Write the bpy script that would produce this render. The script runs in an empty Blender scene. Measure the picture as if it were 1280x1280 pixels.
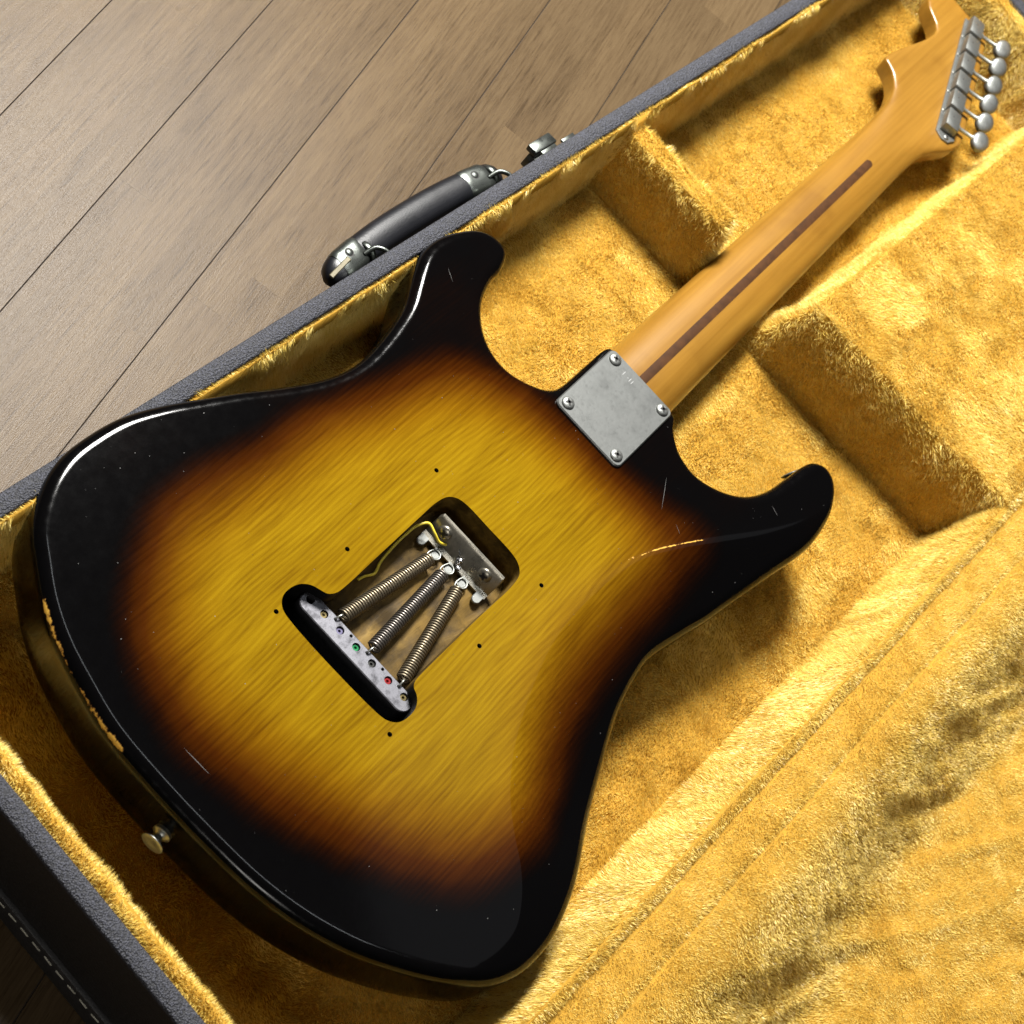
import bpy, bmesh, math, random
import numpy as np
from mathutils import Vector, Matrix
from mathutils.geometry import delaunay_2d_cdt

random.seed(7)
RNG = np.random.default_rng(11)
S = 0.001                                   # all measures below are millimetres
scene = bpy.context.scene
col = scene.collection

# ------------------------------------------------------------------ camera
CAM = np.array([-387.44, 19.853, 857.762])
EL, AZ, ROLL, FPX = 0.89569, -0.033437, 0.848014, 2413.7
def cam_axes():
    f = np.array([math.cos(EL)*math.cos(AZ), math.cos(EL)*math.sin(AZ), -math.sin(EL)])
    r = np.cross(f, [0, 0, 1]); r /= np.linalg.norm(r)
    u = np.cross(r, f)
    R = math.cos(ROLL)*r + math.sin(ROLL)*u
    U = -math.sin(ROLL)*r + math.cos(ROLL)*u
    return f, R, U
CF, CR, CU = cam_axes()
cd = bpy.data.cameras.new('camera')
cam = bpy.data.objects.new('camera', cd); col.objects.link(cam)
cam.matrix_world = Matrix(((CR[0], CU[0], -CF[0], CAM[0]*S), (CR[1], CU[1], -CF[1], CAM[1]*S),
                           (CR[2], CU[2], -CF[2], CAM[2]*S), (0, 0, 0, 1)))
cd.sensor_width = 36; cd.sensor_fit = 'HORIZONTAL'; cd.lens = FPX/1280*36
cd.clip_start = 0.02; cd.clip_end = 30
cd.dof.use_dof = True; cd.dof.focus_distance = 1.03; cd.dof.aperture_fstop = 20
scene.camera = cam

# ------------------------------------------------------------------ room light
world = bpy.data.worlds.new('World'); scene.world = world; world.use_nodes = True
bg = world.node_tree.nodes['Background']
bg.inputs[0].default_value = (0.95, 0.97, 1.0, 1); bg.inputs[1].default_value = 0.025
def lamp(name, loc, target, size, power, colr=(1, 0.97, 0.92), shape='DISK', size_y=None):
    l = bpy.data.lights.new(name, 'AREA'); l.energy = power; l.size = size; l.shape = shape; l.color = colr
    if size_y: l.size_y = size_y
    o = bpy.data.objects.new(name, l); col.objects.link(o); o.location = loc
    d = Vector(target) - Vector(loc); o.rotation_euler = d.to_track_quat('-Z', 'Y').to_euler()
    return o
lamp('ceiling_lamp', (0.96, 0.74, 1.32), (0.3, -.05, 0), 0.46, 108, (1, 0.975, 0.93))
lamp('tube_lamp', (0.68, 0.10, 2.05), (0.3, 0.0, 0), 0.06, 5.2, (0.93, 0.97, 1.0), 'RECTANGLE', 1.3).rotation_euler = (0, math.radians(10), 0)
lamp('ceiling_glow', (1.75, -0.70, 2.3), (0.2, 0, 0), 1.1, 1.1, (0.92, 0.95, 1.0))
lamp('room_lamp', (-1.7, -0.5, 1.45), (0, 0, 0), 0.5, 10.0, (1, 0.96, 0.90))
scene.view_settings.view_transform = 'Standard'
scene.view_settings.look = 'None'
scene.view_settings.exposure = 0.0
scene.view_settings.gamma = 1.0

# ------------------------------------------------------------------ helpers
def mesh_obj(name, verts, faces, mats=None, parent=None, smooth=True, angle=35, midx=None, scale=S):
    me = bpy.data.meshes.new(name)
    v = np.asarray(verts, float)*scale
    me.from_pydata(v.tolist(), [], [tuple(int(i) for i in f) for f in faces])
    if mats is not None:
        for m in (mats if isinstance(mats, (list, tuple)) else [mats]): me.materials.append(m)
    if midx is not None: me.polygons.foreach_set('material_index', np.asarray(midx, np.int32))
    if smooth:
        me.polygons.foreach_set('use_smooth', [True]*len(me.polygons))
        if angle is not None and angle < 180: me.set_sharp_from_angle(angle=math.radians(angle))
    me.update()
    o = bpy.data.objects.new(name, me); col.objects.link(o)
    if parent is not None: o.parent = parent
    return o
def bm_obj(name, bm, mat, parent=None, smooth=True, angle=35):
    bmesh.ops.recalc_face_normals(bm, faces=bm.faces)
    v = [tuple(x.co) for x in bm.verts]; bm.verts.index_update()
    f = [[x.index for x in p.verts] for p in bm.faces]
    mi = [p.material_index for p in bm.faces]
    bm.free()
    return mesh_obj(name, v, f, mat, parent, smooth, angle, mi)
def empty(name, loc=(0, 0, 0)):
    o = bpy.data.objects.new(name, None); col.objects.link(o); o.location = loc
    o.empty_display_size = 0.05
    return o
def bm_box(bm, size, center, rot=None, bevel=0, seg=2, mi=0):
    r = bmesh.ops.create_cube(bm, size=1.0)
    vs = r['verts']
    M = Matrix.Translation(Vector(center)) @ (rot.to_4x4() if rot is not None else Matrix.Identity(4)) @ Matrix.Diagonal((*size, 1))
    bmesh.ops.transform(bm, matrix=M, verts=vs)
    fs = set(f for v in vs for f in v.link_faces)
    for f in fs: f.material_index = mi
    if bevel:
        es = list(set(e for v in vs for e in v.link_edges))
        bmesh.ops.bevel(bm, geom=es, offset=bevel, segments=seg, profile=0.5, affect='EDGES')
    return bm
def basis(axis, ref=(0, 0, 1)):
    a = np.array(axis, float); a = a/np.linalg.norm(a)
    r = np.asarray(ref, float)
    if abs(a @ r) > .95: r = np.array([1.0, 0, 0])
    x = np.cross(r, a); x /= np.linalg.norm(x)
    return a, x, np.cross(a, x)
def lathe(profile, origin, axis, n=24):
    """profile = [(radius, height along the axis)]"""
    a, x, y = basis(axis); o = np.asarray(origin, float)
    V, F = [], []
    for r, h in profile:
        for k in range(n):
            t = 2*math.pi*k/n
            V.append(o + a*h + x*r*math.cos(t) + y*r*math.sin(t))
    m = len(profile)
    for i in range(m-1):
        for k in range(n):
            F.append((i*n+k, i*n+(k+1) % n, (i+1)*n+(k+1) % n, (i+1)*n+k))
    F.append(tuple(range(n))[::-1]); F.append(tuple((m-1)*n+k for k in range(n)))
    return V, F
def tube(path, rad, n=8, cap=True, sq=None):
    P = np.asarray(path, float); m = len(P)
    rad = np.broadcast_to(np.asarray(rad, float), (m,))
    T = np.gradient(P, axis=0); T /= np.linalg.norm(T, axis=1)[:, None]
    a, x, y = basis(T[0])
    V, F = [], []
    for i in range(m):
        x = x - T[i]*(x @ T[i]); x /= np.linalg.norm(x); y = np.cross(T[i], x)
        for k in range(n):
            t = 2*math.pi*k/n
            V.append(P[i] + rad[i]*(x*math.cos(t) + y*math.sin(t)))
    for i in range(m-1):
        for k in range(n):
            F.append((i*n+k, i*n+(k+1) % n, (i+1)*n+(k+1) % n, (i+1)*n+k))
    if cap:
        F.append(tuple(range(n))[::-1]); F.append(tuple((m-1)*n+k for k in range(n)))
    return V, F
def join(*vf):
    V, F, MI = [], [], []
    for item in vf:
        v, f = item[0], item[1]; mi = item[2] if len(item) > 2 else 0
        b = len(V); V += [tuple(p) for p in v]; F += [tuple(i+b for i in q) for q in f]; MI += [mi]*len(f)
    return V, F, MI
def catmull(P, k=8, closed=True):
    P = np.asarray(P, float); n = len(P); out = []
    for i in (range(n) if closed else range(n-1)):
        p0, p1, p2, p3 = [P[(i+j) % n] if closed else P[min(max(i+j, 0), n-1)] for j in (-1, 0, 1, 2)]
        tj = lambda t, a, b: t + max(np.linalg.norm(b-a), 1e-6)**.5
        t0 = 0; t1 = tj(t0, p0, p1); t2 = tj(t1, p1, p2); t3 = tj(t2, p2, p3)
        for s in np.linspace(0, 1, k, endpoint=False):
            t = t1 + (t2-t1)*s
            A1 = (t1-t)/(t1-t0)*p0+(t-t0)/(t1-t0)*p1; A2 = (t2-t)/(t2-t1)*p1+(t-t1)/(t2-t1)*p2; A3 = (t3-t)/(t3-t2)*p2+(t-t2)/(t3-t2)*p3
            B1 = (t2-t)/(t2-t0)*A1+(t-t0)/(t2-t0)*A2; B2 = (t3-t)/(t3-t1)*A2+(t-t1)/(t3-t1)*A3
            out.append((t2-t)/(t2-t1)*B1+(t-t1)/(t2-t1)*B2)
    if not closed: out.append(P[-1])
    return np.array(out)
def resample(P, step, closed=True):
    P = np.asarray(P, float); Q = np.vstack([P, P[:1]]) if closed else P
    d = np.r_[0, np.cumsum(np.linalg.norm(np.diff(Q, axis=0), axis=1))]
    n = max(2, int(round(d[-1]/step))); t = np.linspace(0, d[-1], n+1)
    if closed: t = t[:-1]
    return np.stack([np.interp(t, d, Q[:, i]) for i in range(Q.shape[1])], 1)
def inside(poly, pts):
    P = np.asarray(poly); X = np.asarray(pts); r = np.zeros(len(X), bool); n = len(P)
    for i in range(n):
        a, b = P[i], P[(i+1) % n]
        c = ((a[1] > X[:, 1]) != (b[1] > X[:, 1]))
        with np.errstate(divide='ignore', invalid='ignore'):
            xi = (b[0]-a[0])*(X[:, 1]-a[1])/(b[1]-a[1]) + a[0]
        r ^= c & (X[:, 0] < xi)
    return r
def seg_dist(poly, pts, closed=True):
    """distance to a polyline and the signed side (positive = right of travel)"""
    P = np.asarray(poly, float); X = np.asarray(pts, float)
    A = P if closed else P[:-1]; B = np.roll(P, -1, 0) if closed else P[1:]
    best = np.full(len(X), 1e9); side = np.zeros(len(X))
    for a, b in zip(A, B):
        d = b-a; L = max(d @ d, 1e-9)
        t = np.clip(((X-a) @ d)/L, 0, 1)
        q = X-(a+t[:, None]*d); dd = np.hypot(q[:, 0], q[:, 1])
        m = dd < best - 1e-9
        best[m] = dd[m]; side[m] = -np.sign(d[0]*q[m, 1]-d[1]*q[m, 0])
    return best, side
def cdt(loops, pts):
    """triangulate: first loop outer, others holes, plus free points"""
    V, E = [], []
    for L in loops:
        b = len(V); n = len(L)
        V += [Vector((float(p[0]), float(p[1]))) for p in L]; E += [(b+i, b+(i+1) % n) for i in range(n)]
    V += [Vector((float(p[0]), float(p[1]))) for p in pts]
    ov, oe, of, *_ = delaunay_2d_cdt(V, E, [], 0, 1e-6)
    ov = np.array([(v.x, v.y) for v in ov]); of = np.array([tuple(f) for f in of])
    c = ov[of].mean(1)
    k = inside(loops[0], c)
    for L in loops[1:]: k &= ~inside(L, c)
    of = of[k]
    a = ov[of]; ar = (a[:, 1, 0]-a[:, 0, 0])*(a[:, 2, 1]-a[:, 0, 1])-(a[:, 2, 0]-a[:, 0, 0])*(a[:, 1, 1]-a[:, 0, 1])
    of[ar < 0] = of[ar < 0][:, ::-1]
    return ov, of
def plate_vf(outline, holes, zt, zb, hole_depth=None, bevel=0.0):
    """flat plate with real holes"""
    L = [np.asarray(outline, float)] + [np.asarray(h, float) for h in holes]
    area = lambda P: .5*np.sum(P[:, 0]*np.roll(P[:, 1], -1)-np.roll(P[:, 0], -1)*P[:, 1])
    if area(L[0]) < 0: L[0] = L[0][::-1]
    inner = L[0]
    V, F = [], []
    if bevel:
        t = np.roll(L[0], -1, 0)-np.roll(L[0], 1, 0); t /= np.linalg.norm(t, axis=1)[:, None]
        inner = L[0]-np.c_[t[:, 1], -t[:, 0]]*bevel
    ov, of = cdt([inner]+L[1:], [])
    V = [(p[0], p[1], zt) for p in ov]; F = [tuple(f) for f in of]
    def wall(P, z0, z1, flip):
        b = len(V); n = len(P)
        V.extend((p[0], p[1], z0) for p in P); V.extend((p[0], p[1], z1) for p in P)
        for i in range(n):
            q = (b+i, b+n+i, b+n+(i+1) % n, b+(i+1) % n)
            F.append(q[::-1] if flip else q)
    n = len(L[0])
    if bevel:
        b = len(V)
        V.extend((p[0], p[1], zt) for p in inner); V.extend((p[0], p[1], zt-bevel) for p in L[0])
        for i in range(n): F.append((b+i, b+n+i, b+n+(i+1) % n, b+(i+1) % n))
    wall(L[0], zt-bevel, zb, False)
    for h in L[1:]: wall(h if area(h) > 0 else h[::-1], zt, zb if hole_depth is None else zt-hole_depth, True)
    return V, F
def circle(c, r, n=14): return [(c[0]+r*math.cos(2*math.pi*k/n), c[1]+r*math.sin(2*math.pi*k/n)) for k in range(n)]
def rrect(x0, x1, y0, y1, r, n=6):
    out = []
    for cx, cy, a in ((x1-r, y1-r, 0), (x0+r, y1-r, 90), (x0+r, y0+r, 180), (x1-r, y0+r, 270)):
        for k in range(n+1):
            t = math.radians(a+90*k/n); out.append((cx+r*math.cos(t), cy+r*math.sin(t)))
    return out
class Noise:
    """smooth value noise on a lattice"""
    def __init__(s, seed): s.g = np.random.default_rng(seed).random((257, 257))
    def __call__(s, x, y):
        xi = np.floor(x).astype(int); yi = np.floor(y).astype(int); fx = x-xi; fy = y-yi
        fx = fx*fx*(3-2*fx); fy = fy*fy*(3-2*fy); g = lambda i, j: s.g[i % 257, j % 257]
        return ((g(xi, yi)*(1-fx)+g(xi+1, yi)*fx)*(1-fy)+(g(xi, yi+1)*(1-fx)+g(xi+1, yi+1)*fx)*fy)*2-1
    def fbm(s, x, y, o=3):
        r = 0; a = 1
        for k in range(o): r = r+a*s(x*2**k+17.3*k, y*2**k+5.1*k); a *= .5
        return r
def ss(a, b, x):
    t = np.clip((x-a)/(b-a), 0, 1); return t*t*(3-2*t)

# ------------------------------------------------------------------ materials
def new_mat(name):
    m = bpy.data.materials.new(name); m.use_nodes = True
    nt = m.node_tree; p = nt.nodes['Principled BSDF']
    return m, nt, p
def N(nt, t, **kw):
    n = nt.nodes.new(t)
    for k, v in kw.items(): setattr(n, k, v)
    return n
def noise_node(nt, coord, scale, detail=4, rough=.55, vec=None, dist=0):
    """scale per metre; vec = anisotropy"""
    mp = N(nt, 'ShaderNodeMapping'); nt.links.new(coord, mp.inputs[0])
    mp.inputs['Scale'].default_value = vec or (1, 1, 1)
    n = N(nt, 'ShaderNodeTexNoise'); n.inputs['Scale'].default_value = scale; n.inputs['Detail'].default_value = detail
    n.inputs['Roughness'].default_value = rough; n.inputs['Distortion'].default_value = dist
    nt.links.new(mp.outputs[0], n.inputs['Vector'])
    return n
def ramp(nt, fac, stops, interp='LINEAR'):
    r = N(nt, 'ShaderNodeValToRGB'); cr = r.color_ramp; cr.interpolation = interp
    while len(cr.elements) < len(stops): cr.elements.new(0.5)
    for e, (p, c) in zip(cr.elements, stops):
        e.position = p; e.color = (*c, 1) if len(c) == 3 else c
    nt.links.new(fac, r.inputs[0]); return r
def math_node(nt, op, a, b=None, clamp=False):
    n = N(nt, 'ShaderNodeMath', operation=op, use_clamp=clamp)
    for i, x in enumerate((a, b)):
        if x is None: continue
        if isinstance(x, (int, float)): n.inputs[i].default_value = x
        else: nt.links.new(x, n.inputs[i])
    return n.outputs[0]
def mix_col(nt, fac, a, b, blend='MIX'):
    n = N(nt, 'ShaderNodeMix', data_type='RGBA', blend_type=blend)
    if isinstance(fac, (int, float)): n.inputs[0].default_value = fac
    else: nt.links.new(fac, n.inputs[0])
    for i, x in ((6, a), (7, b)):
        if isinstance(x, tuple): n.inputs[i].default_value = (*x, 1)
        else: nt.links.new(x, n.inputs[i])
    return n.outputs[2]
def bump(nt, p, h, strength, dist):
    b = N(nt, 'ShaderNodeBump'); b.inputs['Strength'].default_value = strength; b.inputs['Distance'].default_value = dist
    nt.links.new(h, b.inputs['Height']); nt.links.new(b.outputs[0], p.inputs['Normal']); return b
def obj_coord(nt): return N(nt, 'ShaderNodeTexCoord').outputs['Object']
def attr(nt, name): return N(nt, 'ShaderNodeAttribute', attribute_name=name)

def simple(name, colr, rough=.5, metal=0, var=.12, scale=60, bmp=0, bscale=800, spec=.5, rvar=.1):
    m, nt, p = new_mat(name); oc = obj_coord(nt)
    n = noise_node(nt, oc, scale, 5, .6)
    lo = tuple(c*(1-var) for c in colr); hi = tuple(min(1, c*(1+var)) for c in colr)
    r = ramp(nt, n.outputs[0], [(.3, lo), (.7, hi)]); nt.links.new(r.outputs[0], p.inputs['Base Color'])
    rr = math_node(nt, 'MULTIPLY_ADD', n.outputs[0], rvar*2); nt.nodes[-1].inputs[2].default_value = rough-rvar
    nt.links.new(rr, p.inputs['Roughness'])
    p.inputs['Metallic'].default_value = metal; p.inputs['Specular IOR Level'].default_value = spec
    if bmp:
        b = noise_node(nt, oc, bscale, 3, .6); bump(nt, p, b.outputs[0], bmp, .001)
    return m

def mat_body():
    m, nt, p = new_mat('sunburst_lacquer'); oc = obj_coord(nt)
    b = attr(nt, 'burst').outputs['Fac']; w = attr(nt, 'wear').outputs['Fac']
    # annual rings: long streaks along the neck axis
    warp = noise_node(nt, oc, 14, 2, .5)
    sx = N(nt, 'ShaderNodeSeparateXYZ'); nt.links.new(oc, sx.inputs[0])
    wa = noise_node(nt, oc, 17, 3, .55, (.35, 1, 1)); wb = noise_node(nt, oc, 130, 3, .6, (.22, 1, 1))
    yy = math_node(nt, 'ADD', sx.outputs[1], math_node(nt, 'ADD', math_node(nt, 'MULTIPLY', wa.outputs[0], .020), math_node(nt, 'MULTIPLY', wb.outputs[0], .0012)))
    ring = math_node(nt, 'MULTIPLY_ADD', math_node(nt, 'SINE', math_node(nt, 'MULTIPLY', yy, 2*math.pi/.0029)), .5); nt.nodes[-1].inputs[2].default_value = .5
    ring = [n for n in nt.nodes if n.type == 'MATH' and n.operation == 'MULTIPLY_ADD'][-1].outputs[0]
    g1 = noise_node(nt, oc, 520, 4, .6, (.018, 1, 1), .4)
    g2 = noise_node(nt, oc, 1300, 3, .6, (.04, 1, 1), .4)
    g3 = noise_node(nt, oc, 60, 3, .5, (.25, 1, 1), .8)
    g = math_node(nt, 'ADD', math_node(nt, 'MULTIPLY', ring, .095), math_node(nt, 'ADD', math_node(nt, 'MULTIPLY', g1.outputs[0], .27), math_node(nt, 'ADD', math_node(nt, 'MULTIPLY', g2.outputs[0], .28), math_node(nt, 'MULTIPLY', g3.outputs[0], .355))))
    gy = ramp(nt, g, [(.34, (.100, .051, .0018)), (.44, (.138, .077, .0022)), (.54, (.170, .099, .0028)), (.66, (.205, .126, .0038))])
    f = math_node(nt, 'ADD', b, math_node(nt, 'MULTIPLY', math_node(nt, 'SUBTRACT', .5, g), .07), True)
    f2 = math_node(nt, 'ADD', f, math_node(nt, 'MULTIPLY', math_node(nt, 'SUBTRACT', warp.outputs[0], .5), .18), True)
    dk = ramp(nt, f2, [(0, (1, 1, 1)), (.22, (.96, .90, .85)), (.42, (.72, .56, .50)), (.58, (.42, .25, .32)), (.72, (.20, .085, .2)), (.86, (.070, .026, .10)), (1, (.004, .003, .01))])
    c = mix_col(nt, 1.0, gy.outputs[0], dk.outputs[0], 'MULTIPLY')
    blk = ramp(nt, f2, [(.8, (0, 0, 0)), (1, (1, 1, 1))])
    c = mix_col(nt, blk.outputs[0], c, (.0012, .0011, .0012))
    # chipped lacquer showing wood
    cn = noise_node(nt, oc, 330, 5, .7, (1, 1, 1)); cw = math_node(nt, 'ADD', math_node(nt, 'MULTIPLY', w, .62), math_node(nt, 'MULTIPLY', cn.outputs[0], .55))
    chip = ramp(nt, cw, [(.74, (0, 0, 0)), (.77, (1, 1, 1))])
    cc = ramp(nt, cw, [(.745, (.030, .012, .004)), (.775, (.20, .090, .014)), (.815, (.52, .30, .045))])
    c = mix_col(nt, chip.outputs[0], c, cc.outputs[0])
    # hairline scratches / dust haze
    nt.links.new(c, p.inputs['Base Color'])
    sc = noise_node(nt, oc, 130, 6, .7)
    rr = ramp(nt, sc.outputs[0], [(.3, (.07,)*3), (.75, (.10,)*3)])
    rimn = noise_node(nt, oc, 260, 5, .7); rimr = ramp(nt, rimn.outputs[0], [(.35, (.09,)*3), (.70, (.26,)*3)])
    rimf = math_node(nt, 'MULTIPLY', attr(nt, 'rim').outputs['Fac'], .9)
    class _o: pass
    rr2 = mix_col(nt, rimf, rr.outputs[0], rimr.outputs[0]); rr = _o(); rr.outputs = [rr2]
    rough = mix_col(nt, chip.outputs[0], rr.outputs[0], (.7, .7, .7))
    nt.links.new(rough, p.inputs['Roughness'])
    p.inputs['Specular IOR Level'].default_value = .18
    hh = math_node(nt, 'ADD', math_node(nt, 'MULTIPLY', noise_node(nt, oc, 90, 2, .4).outputs[0], .45), math_node(nt, 'MULTIPLY', chip.outputs[0], -.5))
    hh = math_node(nt, 'ADD', hh, math_node(nt, 'MULTIPLY', noise_node(nt, oc, 2500, 2, .5).outputs[0], .05))
    bump(nt, p, hh, .018, .0012)
    return m
def mat_maple(name='aged_maple'):
    m, nt, p = new_mat(name); oc = obj_coord(nt)
    a = noise_node(nt, oc, 260, 4, .6, (.03, 1, .5), .4); b = noise_node(nt, oc, 16, 3, .5)
    r = ramp(nt, a.outputs[0], [(.3, (.170, .080, .0092)), (.7, (.225, .114, .0155))])
    r2 = ramp(nt, b.outputs[0], [(.30, (.80, .76, .72)), (.42, (.96, .95, .93)), (.7, (1.06, 1.05, 1.02))])
    nt.links.new(mix_col(nt, 1, r.outputs[0], r2.outputs[0], 'MULTIPLY'), p.inputs['Base Color'])
    p.inputs['Roughness'].default_value = .33; p.inputs['Specular IOR Level'].default_value = .45
    p.inputs['Coat Weight'].default_value = .3; p.inputs['Coat Roughness'].default_value = .2
    bump(nt, p, b.outputs[0], .1, .001)
    return m
def mat_cavity():
    m, nt, p = new_mat('routed_wood'); oc = obj_coord(nt)
    a = noise_node(nt, oc, 120, 6, .65, (.25, 1, 1), .5); b = noise_node(nt, oc, 45, 5, .65)
    r = ramp(nt, a.outputs[0], [(.3, (.050, .031, .007)), (.55, (.115, .072, .016)), (.75, (.22, .148, .042))])
    r2 = ramp(nt, b.outputs[0], [(.38, (.38, .36, .34)), (.58, (1.1, 1.05, .95))])
    c = mix_col(nt, 1, r.outputs[0], r2.outputs[0], 'MULTIPLY')
    sx = N(nt, 'ShaderNodeSeparateXYZ'); nt.links.new(oc, sx.inputs[0])
    k = ramp(nt, math_node(nt, 'MULTIPLY', sx.outputs[0], 1.0), [(.1425, (1, 1, 1)), (.146, (0, 0, 0))])
    c = mix_col(nt, k.outputs[0], c, (.006, .006, .006))       # black paint reaches into the slot
    nt.links.new(c, p.inputs['Base Color']); p.inputs['Roughness'].default_value = .6; p.inputs['Specular IOR Level'].default_value = .15
    bump(nt, p, a.outputs[0], .5, .001)
    return m
def mat_steel(name, colr, rough=.34, spots=.5, scale=55, dark=.45):
    m, nt, p = new_mat(name); oc = obj_coord(nt)
    a = noise_node(nt, oc, scale, 6, .65); f = noise_node(nt, oc, scale*9, 4, .6)
    lo = tuple(c*dark for c in colr)
    r = ramp(nt, a.outputs[0], [(.28, lo), (.5, tuple(c*.82 for c in colr)), (.72, colr)])
    s = ramp(nt, f.outputs[0], [(.25, (1-spots,)*3), (.45, (1, 1, 1))])
    nt.links.new(mix_col(nt, 1, r.outputs[0], s.outputs[0], 'MULTIPLY'), p.inputs['Base Color'])
    rr = ramp(nt, a.outputs[0], [(.3, (rough+.18,)*3), (.7, (rough-.04,)*3)])
    nt.links.new(rr.outputs[0], p.inputs['Roughness']); p.inputs['Metallic'].default_value = .9
    bump(nt, p, f.outputs[0], .08, .0005)
    return m
def mat_plush(name, base, tip):
    m, nt, p = new_mat(name); oc = obj_coord(nt)
    t = attr(nt, 'tint').outputs['Fac']
    big = noise_node(nt, oc, 24, 4, .55, (1, 1, 1), .8)
    r = ramp(nt, t, [(0, base), (1, tip)])
    r2 = ramp(nt, big.outputs[0], [(.34, (.86, .79, .62)), (.50, (1, 1, 1)), (.66, (1.08, 1.09, 1.16))])  # sheen of the crushed nap, painted into the colour as pale and deep patches
    c = mix_col(nt, 1, r.outputs[0], r2.outputs[0], 'MULTIPLY')
    nt.links.new(c, p.inputs['Base Color']); p.inputs['Roughness'].default_value = .36
    p.inputs['Specular IOR Level'].default_value = .42
    tr = N(nt, 'ShaderNodeBsdfTranslucent'); nt.links.new(c, tr.inputs[0])
    mx = N(nt, 'ShaderNodeMixShader'); mx.inputs[0].default_value = .27
    nt.links.new(p.outputs[0], mx.inputs[1]); nt.links.new(tr.outputs[0], mx.inputs[2])
    nt.links.new(mx.outputs[0], nt.nodes['Material Output'].inputs[0])
    return m
def mat_floor():
    m, nt, p = new_mat('floor_wood')
    oc = obj_coord(nt); oi = N(nt, 'ShaderNodeObjectInfo')
    add = N(nt, 'ShaderNodeVectorMath', operation='MULTIPLY_ADD')
    nt.links.new(oi.outputs['Random'], add.inputs[0]); add.inputs[1].default_value = (9, 5, 3); nt.links.new(oc, add.inputs[2])
    v = add.outputs[0]
    a = noise_node(nt, v, 560, 5, .66, (.04, 1, 1), .6); b = noise_node(nt, v, 26, 4, .6, (.35, 1, 1)); fine = noise_node(nt, v, 1500, 4, .75, (.06, 1, 1))
    g = math_node(nt, 'ADD', math_node(nt, 'MULTIPLY', a.outputs[0], .55), math_node(nt, 'ADD', math_node(nt, 'MULTIPLY', b.outputs[0], .25), math_node(nt, 'MULTIPLY', fine.outputs[0], .2)))
    r = ramp(nt, g, [(.36, (.033, .0205, .0098)), (.45, (.069, .0455, .0235)), (.58, (.091, .062, .0325))])
    pore = noise_node(nt, v, 2400, 3, .7, (.03, 1, 1)); pr = ramp(nt, pore.outputs[0], [(.30, (.45, .42, .40)), (.43, (1, 1, 1))])
    rv = ramp(nt, oi.outputs['Random'], [(0, (.88, .87, .86)), (1, (1.07, 1.06, 1.04))])
    nt.links.new(mix_col(nt, 1, mix_col(nt, 1, r.outputs[0], pr.outputs[0], 'MULTIPLY'), rv.outputs[0], 'MULTIPLY'), p.inputs['Base Color'])
    p.inputs['Roughness'].default_value = .30; p.inputs['Specular IOR Level'].default_value = .10
    bump(nt, p, math_node(nt, 'ADD', fine.outputs[0], noise_node(nt, v, 1500, 2, .6).outputs[0]), .22, .0006)
    return m
def mat_tolex(name, colr, rough=.55, hi=None, strength=.7, scale=1100):
    m, nt, p = new_mat(name); oc = obj_coord(nt)
    v = N(nt, 'ShaderNodeTexVoronoi'); v.inputs['Scale'].default_value = scale; nt.links.new(oc, v.inputs['Vector'])
    n = noise_node(nt, oc, scale*.7, 3, .6)
    h = math_node(nt, 'ADD', math_node(nt, 'MULTIPLY', v.outputs['Distance'], -.8), n.outputs[0])
    r = ramp(nt, h, [(.0, tuple(c*.55 for c in colr)), (.55, hi or tuple(c*1.6 for c in colr))])
    nt.links.new(r.outputs[0], p.inputs['Base Color']); p.inputs['Roughness'].default_value = rough
    bump(nt, p, h, strength, .0008)
    return m

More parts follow.
